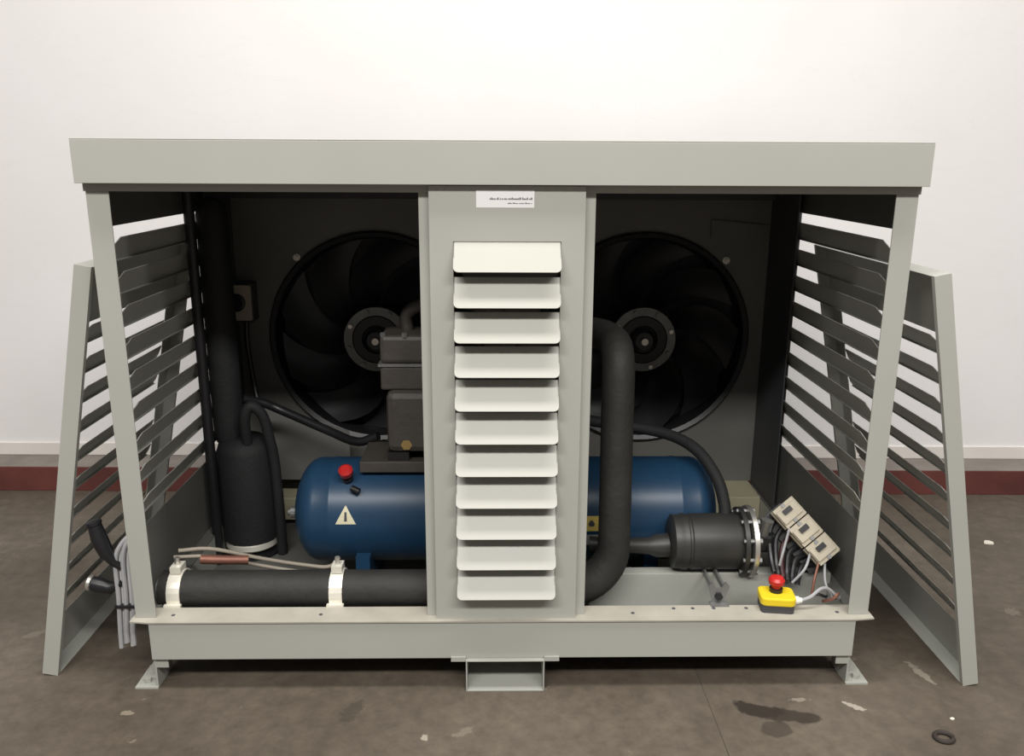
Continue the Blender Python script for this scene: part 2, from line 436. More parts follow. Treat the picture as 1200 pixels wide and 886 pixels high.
# base frame
BW = 0.897
b = MB().box(-BW, BW, -0.020, -0.016, 0.090, 0.1935).box(-BW, BW, -0.016, 0.03, 0.090, 0.093)
build('front_beam', b, paint, H, bevel=0.001)
fl = MB().plate([(-BW, -0.024), (BW, -0.024), (0.944, -0.018), (0.944, 0.050), (-0.944, 0.050), (-0.944, -0.018)], (0,0,0.1936), (1,0,0), (0,1,0), (0,0,1), 0.0038)
flo = build('base_flange', fl, flange_paint, H)
for x in (-0.845, -0.47, -0.08, 0.33, 0.44, 0.49, 0.545, 0.86, 0.63):
    build('bolt_hole', MB().lathe([(0.005, 0), (0.005, 0.0008)], (x, 0.012 + (0.022 if 0.35 < x < 0.8 else 0), 0.1974), (0,0,1), 10), ink, flo)
for s in (-1, 1):
    a, c = sorted((s*0.897, s*0.893))
    build('side_beam', MB().box(a, c, -0.015, 1.0, 0.090, 0.1935), paint, H)
    a, c = sorted((s*0.944, s*0.893))
    build('side_flange', MB().box(a, c, 0.0505, 0.90, 0.1936, 0.1974), shaded_paint, H)
build('rear_beam', MB().box(-0.892, 0.892, 0.775, 0.995, 0.12, 0.2), olive, H, bevel=0.002)
build('base_tray', MB().box(-0.892, 0.892, -0.015, 0.9, 0.0935, 0.0965), shaded_paint, H)
build('cross_member', MB().box(0.235, 0.90, 0.165, 0.169, 0.0966, 0.228).box(0.235, 0.90, 0.169, 0.205, 0.225, 0.228), paint, H, bevel=0.001)
# feet: floor plate, web and raking gusset
for s in (-1, 1):
    for y in (-0.012, 0.86):
        def X(a, b): return (min(s*a, s*b), max(s*a, s*b))
        f = MB().box(*X(0.893, 0.952), y, y+0.10, 0.0, 0.005)
        f.box(*X(0.893, 0.897), y+0.004, y+0.10, 0.005, 0.090)
        f.plate([(s*0.8971, 0.005), (s*0.945, 0.005), (s*0.8971, 0.088)], (0, y+0.05, 0), (1,0,0), (0,0,1), (0,1,0), 0.004)
        f.box(*X(0.862, 0.893), y+0.004, y+0.008, 0.060, 0.090)
        f.lathe([(0.010, 0), (0.010, 0.012)], (s*0.928, y+0.024, 0.005), (0,0,1), 6)
        build('foot', f, paint, H)
fpk = MB().box(-0.099, -0.0955, -0.032, 0.98, 0.0, 0.0895).box(0.0985, 0.102, -0.032, 0.98, 0.0, 0.0895)
fpk.box(-0.0955, 0.0985, -0.032, 0.98, 0.0, 0.004).box(-0.0955, 0.0985, -0.032, 0.98, 0.0860, 0.0895)
fpk.box(-0.137, -0.099, -0.026, -0.0205, 0.0830, 0.0965).box(0.102, 0.140, -0.026, -0.0205, 0.0830, 0.0965)
build('fork_pocket', fpk, paint, H, bevel=0.0008)

# fan wall with two round openings
FCS = ((-0.432, 0.727), (0.484, 0.727)); FR = 0.352; FY = 0.93
def holed_wall(x0, x1, z0, z1, cx, cz, rad, n=64):
    # square-to-circle ring for one half of the wall
    mbw = MB(); pts = []
    for i in range(n):
        t = 2*PI*i/n; dx, dz = math.cos(t), math.sin(t)
        k = 1e9
        if dx > 1e-9: k = min(k, (x1-cx)/dx)
        if dx < -1e-9: k = min(k, (x0-cx)/dx)
        if dz > 1e-9: k = min(k, (z1-cz)/dz)
        if dz < -1e-9: k = min(k, (z0-cz)/dz)
        pts.append((cx+dx*rad, cz+dz*rad, cx+dx*k, cz+dz*k))
    vs = [(p[0], FY, p[1]) for p in pts] + [(p[2], FY, p[3]) for p in pts] + [(p[0], FY+0.004, p[1]) for p in pts] + [(p[2], FY+0.004, p[3]) for p in pts]
    fs = []
    for i in range(n):
        j = (i+1) % n
        fs += [(i, j, n+j, n+i), (2*n+i, 3*n+i, 3*n+j, 2*n+j), (i, 2*n+i, 2*n+j, j), (n+i, n+j, 3*n+j, 3*n+i)]
    mbw.add(vs, fs)
    for (px, pz, xa, za) in ((x0, z0, 0, 0), (x1, z0, 0, 0), (x0, z1, 0, 0), (x1, z1, 0, 0)):
        near = sorted(pts, key=lambda p: (p[2]-px)**2 + (p[3]-pz)**2)[:2]
        tri = [(px, pz)] + [(p[2], p[3]) for p in near]
        ar = (tri[1][0]-tri[0][0])*(tri[2][1]-tri[0][1]) - (tri[2][0]-tri[0][0])*(tri[1][1]-tri[0][1])
        if ar < 0: tri = [tri[0], tri[2], tri[1]]
        if abs(ar) > 1e-8:
            mbw.plate(tri, (0, FY+0.004, 0), (1,0,0), (0,0,1), (0,-1,0), 0.004)
    return mbw
xm = 0.026
build('fan_panel', holed_wall(-0.93, xm, 0.2, 1.20, *FCS[0], FR), shroud, H)
build('fan_panel', holed_wall(xm, 0.93, 0.2, 1.20, *FCS[1], FR), shroud, H)
build('condenser_coil', MB().box(-0.93, 0.93, 1.02, 1.055, 0.2, 1.34), coil_mat, H)
for x, z in ((-0.693, 1.006), (0.758, 0.999), (-0.18, 1.0)):
    build('bolt', MB().lathe([(0.013, 0), (0.013, 0.008), (0.008, 0.009), (0.008, 0.020)], (x, FY, z), (0,-1,0), 8), zinc, H)
# folded tab of sheet at the upper right of the fan wall
build('fold_tab', MB().plate([(0.70, 1.135), (0.70, 1.075), (0.875, 1.060), (0.885, 1.118)], (0, FY-0.006, 0), (1,0,0), (0,0,1), (0,-1,0), 0.003), shroud, H)
# sloping sheet guard low on the fan wall behind the tank
build('lower_guard', MB().plate([(-0.80, 0.26), (-0.52, 0.26), (-0.52, 0.435), (-0.80, 0.515)], (0, 0.80, 0), (1,0,0), (0,0,1), (0,-1,0), 0.004), shroud, H)

# ------------------------------------------------------------------ leaning louvred covers
def cover(label, s, bx, by, lean, H_, W_, rotz):
    t = thing('louvred_cover', label, 'louvred cover', (bx, by, 0), 'covers taken off the front')
    t.rotation_mode = 'XYZ'; t.rotation_euler = (0, -s*lean, rotz)
    def X(a, b): return (min(s*a, s*b), max(s*a, s*b))
    T = 0.040; ST = 0.052; HD = 0.158; SK = 0.130
    def ch(y0, y1, z0, z1, inner):   # face sheet on the far side with flange returns
        mbc = MB().box(*X(T-0.002, T), y0, y1, z0, z1)
        for (a, b_, c, d) in inner: mbc.box(*X(0.0, T-0.002), a, b_, c, d)
        return mbc
    o = []
    o.append(ch(0, ST, 0, H_, [(0, 0.002, 0, H_)]).box(*X(0.0, 0.002), 0.002, 0.014, 0.0, H_))
    SR = 0.070
    o.append(ch(W_-SR, W_, 0, H_, [(W_-0.002, W_, 0, H_)]).box(*X(0.0, 0.002), W_-0.014, W_-0.002, 0.0, H_))
    for mbx in o: build('stile', mbx, paint, t, local=True)
    build('top_rail', ch(ST, W_-SR, H_-HD, H_, [(0.002, W_-0.002, H_-0.002, H_)]), paint, t, local=True)
    build('bottom_rail', ch(ST, W_-SR, 0, SK, [(0.002, W_-0.002, 0, 0.002)]), paint, t, local=True)
    me = slat_mesh(s, W_-ST-SR, 0.028, 0.056, 0.040, paint)
    for i in range(10):
        share('slat', me, t, (s*(T-0.014), ST, H_-HD-0.004-PIT*i))
    return t
cover('loose louvred sheet metal cover leaning on the left side of the housing', -1, -1.180, 0.048, 0.197, 1.10, 0.69, 0.0)
cover('loose louvred sheet metal cover leaning on the right side of the housing', 1, 1.198, -0.022, 0.1985, 1.093, 0.76, 0.0)

# ------------------------------------------------------------------ fans
def sickle(r0, r1, a0, chord, sweep, n=9, k=5):
    vs = []; fs = []
    for i in range(n):
        u = i/(n-1); rr = r0 + (r1-r0)*u
        ac = a0 + sweep*(u**1.6); cw = chord*(0.75+0.25*math.sin(PI*u))
        for j in range(k):
            q = j/(k-1)-0.5; a = ac + cw*q
            vs.append((rr*math.cos(a), q*(-0.075+0.03*u) + 0.012*(1-4*q*q), rr*math.sin(a)))
    for i in range(n-1):
        for j in range(k-1):
            fs.append((i*k+j, i*k+j+1, (i+1)*k+j+1, (i+1)*k+j))
    return vs, fs
bv, bf = sickle(0.085, 0.338, 0, 0.62, -0.65)
nb = len(bv)
bm_ = MB().add([V(p) for p in bv] + [V(p)+V((0, 0.004, 0)) for p in bv], bf + [tuple(reversed([i+nb for i in f])) for f in bf])
blade_me = bm_.mesh('blade', fan_black)
blade_me.polygons.foreach_set('use_smooth', [True]*len(blade_me.polygons))
for (cx, cz), lab in zip(FCS, ('black axial fan on the left, its hub beside the compressor', 'black axial fan on the right, its hub beside the upright black pipe')):
    t = thing('axial_fan', lab, 'fan', (cx, FY, cz), 'condenser fans')
    build('inlet_ring', MB().lathe([(0.338, 0.10), (0.340, 0.02), (0.348, -0.012), (0.362, -0.020), (0.368, -0.012), (0.368, -0.001), (0.3525, -0.001), (0.3510, 0.0045), (0.352, 0.10)], (cx, FY, cz), (0,1,0), 64, caps=False), fan_black, t, smooth=True)
    for i in range(9):
        share('blade', blade_me, t, (0, 0.030, 0), (0, 2*PI*i/9+0.2, 0))
    build('hub', MB().lathe([(0.088, 0.07), (0.088, -0.015), (0.080, -0.024), (0.05, -0.026), (0.045, -0.018)], (cx, FY, cz), (0,1,0), 32), fan_black, t, smooth=True)
    hr = build('hub_ring', MB().lathe([(0.082, -0.014), (0.084, -0.024), (0.112, -0.022), (0.114, -0.012), (0.110, 0.002)], (cx, FY, cz), (0,1,0), 32, caps=False), dull_metal, t, smooth=True)
    for i in range(8):
        a = 2*PI*i/8+0.3
        build('ring_bolt', MB().lathe([(0.008, 0), (0.008, 0.008)], (cx+0.099*math.cos(a), FY-0.023, cz+0.099*math.sin(a)), (0,-1,0), 6), dull_metal if i % 3 else steel, hr)
    build('motor_cap', MB().lathe([(0.042, 0.0), (0.042, 0.02), (0.030, 0.030)], (cx, FY-0.018, cz), (0,-1,0), 20), black_plastic, t, smooth=True)
    build('shaft_end', MB().lathe([(0.014, 0.0), (0.012, 0.014)], (cx, FY-0.047, cz), (0,-1,0), 12), steel, t)

# ------------------------------------------------------------------ receiver tank
TY, TZ, TR = 0.42, 0.316, 0.153
T = thing('receiver_tank', 'blue horizontal pressure tank lying across the base behind the centre panel', 'tank', (0, TY, 0.0966))
prof = []
xl, xr_, dome = -0.615, 0.632, 0.075
for i in range(9):
    a = PI/2*i/8; prof.append((max(0.004, TR*math.sin(a)), xl + dome - dome*math.cos(a)))
prof += [(TR, -0.50), (TR+0.0015, -0.497), (TR+0.0015, -0.490), (TR, -0.487), (TR, 0.50), (TR+0.0015, 0.503), (TR+0.0015, 0.51), (TR, 0.513)]
for i in range(8, -1, -1):
    a = PI/2*i/8; prof.append((max(0.004, TR*math.sin(a)), xr_ - dome + dome*math.cos(a)))
build('shell', MB().lathe(prof, (0, TY, TZ), (1,0,0), 48), blue, T, smooth=True)
build('end_boss', MB().lathe([(0.017, 0), (0.017, 0.014), (0.009, 0.016), (0.009, 0.022)], (xl+0.002, TY-0.03, TZ+0.0), (-1,0,0), 12), dull_metal, T)
for x in (-0.40, 0.42):
    arcp = [(TR+0.001)*math.cos(PI+PI*(0.18+0.64*i/12)) for i in range(13)]
    arcz = [(TR+0.001)*math.sin(PI+PI*(0.18+0.64*i/12)) for i in range(13)]
    outl = [(TY-0.16, 0.0967-TZ), (TY+0.16, 0.0967-TZ), (TY+0.16, arcz[-1])] + [(TY+arcp[i], arcz[i]) for i in range(12, -1, -1)] + [(TY-0.16, arcz[0])]
    build('saddle', MB().plate(outl, (x-0.02, 0, TZ), (0,1,0), (0,0,1), (1,0,0), 0.04), blue, T)
def on_tank(x, ang, lift=0.0):      # point on the shell, ang up from the horizontal towards the camera side
    return V((x, TY-(TR+lift)*math.cos(ang), TZ+(TR+lift)*math.sin(ang)))
va = 0.95
c0 = on_tank(-0.445, va); n0 = V((0, -math.cos(va), math.sin(va)))
vo = build('relief_valve', MB().lathe([(0.016, -0.002), (0.016, 0.014), (0.011, 0.015), (0.011, 0.030)], c0, n0, 12), black_plastic, T)
build('red_cap', MB().lathe([(0.017, 0.030), (0.020, 0.034), (0.020, 0.050), (0.013, 0.056)], c0, n0, 16), red, vo, smooth=True)
c1 = on_tank(-0.425, 0.72); n1 = V((0, -math.cos(0.72), math.sin(0.72)))
build('valve_stub', MB().tube([c1 - n1*0.002, c1 + n1*0.02, c1 + n1*0.028 + V((0.02, 0, -0.012))], 0.009, 10), black_plastic, T, smooth=True)
def decal(name, rows, m_, x, ang, lift):
    # small label bent round the shell; rows (height around the shell, u0, u1), bottom row first
    fine = []
    for (w0, a0_, b0_), (w1, a1_, b1_) in zip(rows, rows[1:]):
        for q in range(4):
            t = q/4; fine.append((w0+(w1-w0)*t, a0_+(a1_-a0_)*t, b0_+(b1_-b0_)*t))
    fine.append(rows[-1]); k = len(fine); vs = []
    for lf in (lift, lift-0.0008):
        for wv, ua, ub in fine: vs += [on_tank(x+ua, ang+wv/TR, lf), on_tank(x+ub, ang+wv/TR, lf)]
    fs = []
    for q in range(k-1):
        fs += [(2*q, 2*q+1, 2*q+3, 2*q+2), (2*k+2*q+1, 2*k+2*q, 2*k+2*q+2, 2*k+2*q+3)]
        fs += [(2*q, 2*q+2, 2*k+2*q+2, 2*k+2*q), (2*q+3, 2*q+1, 2*k+2*q+1, 2*k+2*q+3)]
    fs += [(1, 0, 2*k, 2*k+1), (2*k-2, 2*k-1, 4*k-1, 4*k-2)]
    return build(name, MB().add(vs, fs), m_, T)
d = decal('warning_triangle', [(-0.024, -0.029, 0.029), (0.028, -0.001, 0.001)], sign_cream, -0.445, 0.26, 0.0012); tag(d, 'pale triangular warning sticker')
decal('warning_mark', [(-0.016, -0.004, 0.004), (0.010, -0.003, 0.003)], ink, -0.445, 0.26, 0.0016)
d = decal('flame_tag', [(-0.022, -0.025, 0.028), (0.022, -0.025, 0.028)], sign_yellow, 0.248, 0.10, 0.0012); tag(d, 'yellow square warning sticker')
decal('flame_mark', [(-0.008, -0.007, 0.007), (0.0, -0.009, 0.009), (0.010, -0.003, 0.002)], ink, 0.248, 0.10, 0.0016)
d = decal('data_label', [(-0.018, -0.02, 0.02), (0.018, -0.02, 0.02)], cable_grey, 0.253, -0.24, 0.0012)
build('top_plate', MB().box(-0.41, 0.20, 0.33, 0.51, 0.462, 0.494).box(-0.36, 0.15, 0.36, 0.48, 0.44, 0.462), cast, T, bevel=0.002)

# ------------------------------------------------------------------ compressor on the tank
Cp = thing('compressor', 'dark cast piston compressor bolted on top of the blue tank', 'compressor', (-0.12, 0.42, 0.494))
build('crankcase', MB().box(-0.33, -0.02, 0.33, 0.53, 0.52, 0.70), cast, Cp, bevel=0.02)
build('motor_body', MB().lathe([(0.02, -0.02), (0.11, -0.02), (0.118, 0.0), (0.118, 0.15), (0.10, 0.17), (0.02, 0.17)], (-0.02, 0.43, 0.62), (1,0,0), 28), cast, Cp, smooth=True)
build('cylinder_bank', MB().box(-0.345, -0.205, 0.35, 0.50, 0.70, 0.768), cast, Cp, bevel=0.006)
build('gasket_plate', MB().box(-0.350, -0.200, 0.345, 0.505, 0.7682, 0.7755), dull_metal, Cp)
hd = build('cylinder_head', MB().box(-0.345, -0.205, 0.35, 0.50, 0.7757, 0.855), cast, Cp, bevel=0.012)
for x in (-0.335, -0.275, -0.215):
    build('head_bolt', MB().lathe([(0.008, 0), (0.008, 0.012)], (x, 0.36 if x != -0.275 else 0.355, 0.85), (0,0,1), 6), dull_metal, hd)
for x in (-0.30, -0.06):
    build('foot_pad', MB().box(x-0.03, x+0.03, 0.34, 0.52, 0.4945, 0.52), black_plastic, Cp)
build('mounting_nut', MB().lathe([(0.016, 0), (0.016, 0.016)], (-0.275, 0.345, 0.545), (0,-1,0), 6), brass, Cp)
build('outlet_pipe', MB().tube(spline([(-0.275, 0.44, 0.85), (-0.275, 0.44, 0.90), (-0.22, 0.44, 0.93), (-0.1, 0.44, 0.93), (0.0, 0.44, 0.90)]), 0.018, 12), cast, Cp, smooth=True)

# ------------------------------------------------------------------ insulated suction pipe
Pp = thing('insulated_pipe', 'thick black insulated pipe running along the front base then up beside the centre panel', 'pipe', (0, 0.115, 0.197))
py, pz, pr = 0.112, 0.217, 0.050
path = [V((-0.905, py, pz)), V((-0.6, py, pz)), V((-0.3, py, pz)), V((0.0, py, pz)), V((0.15, py, pz))]
path += arc((0.165, py, pz+0.125), (0,0,-1), (1,0,0), 0.125, 0.0, PI/2, 10)
path += [V((0.291, 0.125, 0.45)), V((0.291, 0.14, 0.62)), V((0.291, 0.15, 0.78))]
path += [V((0.291, 0.152+0.075*(1-math.cos(t)), 0.785+0.075*math.sin(t))) for t in [PI/2*i/8 for i in range(1, 9)]]
path += spline([(0.290, 0.26, 0.86), (0.270, 0.35, 0.86), (0.20, 0.425, 0.855), (0.10, 0.44, 0.83), (0.055, 0.44, 0.76), (0.05, 0.44, 0.715)], 5)
rad = [pr if p.z < pz+0.001 else max(0.0425, pr-0.06*(p.z-pz)) for p in path]
build('foam_sleeve', MB().tube(path, rad, 20), pipe_foam, Pp, smooth=True)
build('end_collar', MB().lathe([(0.030, 0), (0.030, 0.012)], (-0.9055, py, pz), (-1,0,0), 16), dull_metal, Pp)
for x in (-0.862, -0.441):
    cl = MB()
    n = 24; ring = []
    for i in range(n):
        a = 2*PI*i/n; ring.append((math.cos(a), math.sin(a)))
    ro, ri, hw = pr+0.005, pr+0.001, 0.017
    vs = []
    for xx in (x-hw, x+hw):
        for rr in (ro, ri): vs += [(xx, py+rr*c_, pz+rr*s_) for c_, s_ in ring]
    fs = []
    for i in range(n):
        j = (i+1) % n
        fs += [(i, j, 2*n+j, 2*n+i), (n+i, 3*n+i, 3*n+j, n+j), (i, n+i, n+j, j), (2*n+i, 2*n+j, 3*n+j, 3*n+i)]
    cl.add(vs, fs)
    cl.box(x-0.022, x+0.022, py-0.064, py-0.0535, 0.1976, 0.203)
    cl.box(x-0.014, x+0.014, py-0.02, py+0.02, pz+0.054, pz+0.072)
    co = build('pipe_clamp', cl, zinc, Pp)
    build('clamp_screw', MB().lathe([(0.007, 0), (0.007, 0.022)], (x, py, pz+0.070), (0,0,1), 6), steel, co)

# ------------------------------------------------------------------ filter drier with flange
D = thing('filter_drier', 'dark grey filter canister with a bright flange ring at front right', 'filter', (0.57, 0.20, 0.0966))
dy_, dz_, dr = 0.205, 0.307, 0.077
build('canister', MB().lathe([(0.020, 0.455), (0.062, 0.457), (0.074, 0.463), (0.074, 0.482), (dr, 0.486), (dr, 0.500), (dr-0.003, 0.503), (dr-0.003, 0.508), (dr, 0.511), (dr, 0.640), (0.070, 0.660)], (0, dy_, dz_), (1,0,0), 36), drier_grey, D, smooth=True)
build('rear_flange', MB().lathe([(0.060, 0.645), (0.094, 0.645), (0.094, 0.657), (0.060, 0.657)], (0, dy_, dz_), (1,0,0), 36, caps=True), drier_grey, D, smooth=True)
fo = build('flange_ring', MB().lathe([(0.060, 0.668), (0.097, 0.668), (0.099, 0.672), (0.099, 0.680), (0.060, 0.682)], (0, dy_, dz_), (1,0,0), 40), steel, D, smooth=True)
for i in range(10):
    a = 2*PI*i/10 + 0.2
    c = (0.640, dy_+0.086*math.cos(a), dz_+0.086*math.sin(a))
    build('flange_bolt', MB().lathe([(0.006, 0), (0.006, 0.030), (0.009, 0.041), (0.009, 0.049)], c, (1,0,0), 6), dull_metal, fo)
build('inlet_pipe', MB().tube([(0.455, dy_, dz_-0.012), (0.42, dy_, dz_-0.014), (0.40, dy_, dz_-0.014), (0.36, dy_+0.01, dz_-0.018), (0.24, dy_+0.03, dz_-0.022)], [0.034, 0.032, 0.024, 0.022, 0.022], 14), drier_grey, D, smooth=True)
# forked foot bracket
br = MB()
br.plate([(0.535, 0.0), (0.548, -0.045), (0.578, -0.045), (0.592, 0.0), (0.580, 0.012), (0.570, -0.005), (0.556, -0.005), (0.546, 0.012)], (0, 0.062, 0.245), (1,0,0), (0,0,1), (0,1,0), 0.004)
br.box(0.540, 0.588, 0.040, 0.066, 0.1976, 0.2006)
br.box(0.545, 0.551, 0.064, 0.20, 0.228, 0.245).box(0.575, 0.581, 0.064, 0.20, 0.228, 0.245)
bo = build('foot_bracket', br, dull_metal, D)
build('bracket_bolt', MB().lathe([(0.011, 0), (0.011, 0.008)], (0.563, 0.062, 0.218), (0,-1,0), 6), black_plastic, bo)
build('valve_body', MB().box(0.684, 0.74, dy_-0.03, dy_+0.03, dz_-0.025, dz_+0.03), black_plastic, D, bevel=0.01)
build('valve_stem', MB().tube([(0.71, dy_-0.02, dz_+0.03), (0.712, dy_-0.03, dz_+0.06), (0.715, dy_-0.03, dz_+0.075)], [0.014, 0.012, 0.018], 10), dull_metal, D)

# black hose curving round the tank end
Hh = build('rubber_hose', MB().tube(spline([(0.149, 0.46, 0.60), (0.27, 0.49, 0.565), (0.40, 0.49, 0.545), (0.50, 0.44, 0.535), (0.56, 0.36, 0.515), (0.60, 0.29, 0.46), (0.615, 0.25, 0.40), (0.612, 0.225, 0.366)]), 0.017, 12), black_foam, smooth=True)
tag(Hh, 'black rubber hose curving over the right end of the blue tank', 'hose')

# ------------------------------------------------------------------ black vessels on the left
Ve = thing('insulated_vessel', 'tall black insulated vessel with a pale ring at its foot in the left corner', 'vessel', (-0.815, 0.60, 0.0966))
build('sleeve', MB().lathe([(0.082, 0.145), (0.088, 0.150), (0.088, 0.44), (0.080, 0.465), (0.055, 0.482), (0.02, 0.486)], (-0.812, 0.60, 0), (0,0,1), 28), black_foam, Ve, smooth=True)
build('foot_ring', MB().lathe([(0.060, 0.1186), (0.078, 0.1186), (0.083, 0.124), (0.083, 0.140), (0.078, 0.1448)], (-0.812, 0.60, 0), (0,0,1), 28), zinc, Ve, smooth=True)
build('foot', MB().lathe([(0.095, 0.0967), (0.095, 0.104), (0.060, 0.110), (0.058, 0.1185)], (-0.812, 0.60, 0), (0,0,1), 24), black_plastic, Ve, smooth=True)
build('top_hose', MB().tube(spline([(-0.79, 0.55, 0.470), (-0.785, 0.53, 0.56), (-0.765, 0.53, 0.60), (-0.735, 0.54, 0.57), (-0.722, 0.55, 0.50), (-0.712, 0.56, 0.40), (-0.708, 0.565, 0.22), (-0.708, 0.565, 0.0985)]), 0.016, 12), black_foam, Ve, smooth=True)
build('riser_sleeve', MB().lathe([(0.040, 0.470), (0.046, 0.500), (0.046, 0.54), (0.046, 1.165), (0.042, 1.19), (0.030, 1.21), (0.01, 1.216)], (-0.858, 0.60, 0), (0,0,1), 28), black_foam, Ve, smooth=True)
po = build('riser_pipe', MB().tube([(-0.888, 0.50, 0.0967), (-0.888, 0.50, 0.6), (-0.888, 0.50, 1.25)], 0.0155, 12), black_plastic, smooth=True)
tag(po, 'thin black upright pipe against the left louvred side', 'pipe')
dp = build('branch_pipe', MB().tube(spline([(-0.815, 0.615, 0.60), (-0.76, 0.65, 0.575), (-0.70, 0.66, 0.545), (-0.55, 0.60, 0.50), (-0.45, 0.53, 0.487), (-0.38, 0.51, 0.512)]), 0.014, 12), black_plastic, smooth=True)
tag(dp, 'black pipe slanting down behind the blue tank towards the compressor', 'pipe')

# isolator switch on the fan wall
Sw = thing('isolator_switch', 'square rotary isolator switch on the fan wall left of the left fan', 'switch', (-0.88, FY, 0.86))
build('back_box', MB().box(-0.928, -0.832, 0.865, FY-0.0005, 0.795, 0.925), frame_dark, Sw, bevel=0.006)
build('front_plate', MB().plate(rrect(0.086, 0.118, 0.006), (-0.880, 0.8645, 0.860), (1,0,0), (0,0,1), (0,-1,0), 0.004), cream, Sw)
build('dial', MB().lathe([(0.030, 0), (0.030, 0.010), (0.024, 0.013), (0.024, 0.028)], (-0.885, 0.8604, 0.862), (0,-1,0), 20), black_plastic, Sw, smooth=True)
build('cable', MB().tube(spline([(-0.865, 0.89, 0.796), (-0.865, 0.88, 0.72), (-0.855, 0.88, 0.60), (-0.83, 0.85, 0.50), (-0.79, 0.83, 0.47)]), 0.008, 8), black_plastic, Sw, smooth=True)

# ------------------------------------------------------------------ contactors hanging at the right
Cn = thing('contactor_row', 'tilted row of cream switch modules dangling at the right front corner', 'switchgear', (0.85, 0.15, 0.30))
a0 = V((0.761, 0.215, 0.412)); a1 = V((0.876, 0.125, 0.292))
Ud = (a1-a0).normalized()
Wd = V((0.62, 0.15, 0.62)); Wd = (Wd - Ud*Wd.dot(Ud)).normalized()
Nd = Ud.cross(Wd)
if Nd.y > 0: Nd = -Nd
L3 = (a1-a0).length/3
for i in range(3):
    c = a0 + Ud*(L3*(i+0.5))
    mo = build('module', MB().obox(c, Ud, Wd, Nd, L3/2-0.0015, 0.033, 0.018).obox(c - Nd*0.034, Ud, Wd, Nd, L3/2-0.002, 0.038, 0.034).obox(c + Nd*0.018, Ud, Wd, Nd, L3/2-0.012, 0.030, 0.006), cream, Cn, bevel=0.0015)
    build('toggle', MB().obox(c + Nd*0.0242 - Ud*0.008 , Ud, Wd, Nd, 0.007, 0.013, 0.006), black_plastic, mo)
    for k in (-1, 1):
        build('terminal', MB().lathe([(0.006, 0), (0.006, 0.003)], c + Nd*0.0181 + Wd*0.0315*k*0.0 + Ud*(L3/2-0.007)*k, Nd, 8), dull_metal, mo)
build('black_base', MB().obox((a0+a1)/2 - Nd*0.084 - Wd*0.030, Ud, Wd, Nd, L3*1.5+0.002, 0.034, 0.049), black_plastic, Cn)
for i, (p0, p1, p2) in enumerate((((0.775, 0.17, 0.36), (0.745, 0.12, 0.315), (0.735, 0.11, 0.28)), ((0.825, 0.135, 0.305), (0.80, 0.10, 0.275), (0.77, 0.10, 0.235)), ((0.845, 0.12, 0.29), (0.825, 0.09, 0.25), (0.815, 0.075, 0.205)), ((0.86, 0.12, 0.285), (0.855, 0.09, 0.24), (0.87, 0.07, 0.206)))):
    build('lead_wire', MB().tube(spline([p0, p1, p2], 6), 0.0035, 6), cable_grey if i != 2 else copper, Cn, smooth=True)

for i in range(6):
    q = a0 + Ud*(L3*(0.3+0.5*i)) - Wd*0.034 - Nd*0.03
    e_ = V((0.730+0.012*i, 0.135-0.004*i, 0.250-0.006*i))
    build('loom_wire', MB().tube(spline([q, q*0.6+e_*0.4+V((-0.012, 0.01, 0.012)), q*0.25+e_*0.75+V((-0.01, 0, 0.006)), e_], 6), 0.0075, 8), copper_dark if i == 2 else black_plastic, Cn, smooth=True)

# emergency stop
Es = thing('emergency_stop', 'yellow emergency stop box with a red mushroom button on the base edge', 'emergency stop', (0.708, 0.038, 0.1975))
ec = V((0.708, 0.038, 0.0))
U_ = V((math.cos(-0.12), math.sin(-0.12), 0)); W_ = V((0,0,1)).cross(U_)
build('box_base', MB().plate(rrect(0.084, 0.066, 0.010), (ec.x, ec.y, 0.1978), U_, W_, (0,0,1), 0.020), frame_dark, Es)
build('box_lid', MB().plate(rrect(0.090, 0.072, 0.016), (ec.x, ec.y, 0.2179), U_, W_, (0,0,1), 0.022), yellow, Es, bevel=0.004)
nz = V((0, -0.25, 1)).normalized()
build('button_collar', MB().lathe([(0.017, -0.002), (0.017, 0.010), (0.013, 0.011)], (ec.x, ec.y+0.008, 0.2402), (0,0,1), 20), black_plastic, Es, smooth=True)
build('red_button', MB().lathe([(0.012, 0.0), (0.013, 0.008), (0.020, 0.013), (0.021, 0.023), (0.016, 0.030), (0.005, 0.032)], (ec.x, ec.y+0.008, 0.2500), (0,0,1), 24), red, Es, smooth=True)
build('cable_gland', MB().lathe([(0.010, 0.0), (0.010, 0.012), (0.007, 0.014), (0.007, 0.020)], (0.7505, 0.028, 0.224), (1, -0.12, 0.0), 10), white_pl, Es)
build('cable', MB().tube(spline([(0.770, 0.026, 0.224), (0.795, 0.030, 0.232), (0.825, 0.045, 0.246), (0.850, 0.055, 0.240), (0.880, 0.060, 0.212), (0.89, 0.075, 0.2045)]), 0.0045, 8), cable_grey, Es, smooth=True)

# loose wires heaped at the right front corner
for pts, m_, lab in (
    ([(0.80, 0.07, 0.203), (0.82, 0.055, 0.225), (0.845, 0.06, 0.215), (0.86, 0.085, 0.203)], black_plastic, 'short black wire curled beside the cable of the yellow stop box'),
    ([(0.84, 0.06, 0.202), (0.858, 0.04, 0.22), (0.872, 0.045, 0.232), (0.878, 0.07, 0.204)], copper, 'reddish wire looped at the foot of the right corner post')):
    o = build('loose_wire', MB().tube(spline(pts, 6), 0.004, 8), m_, smooth=True); tag(o, lab, 'wire', 'loose wires')

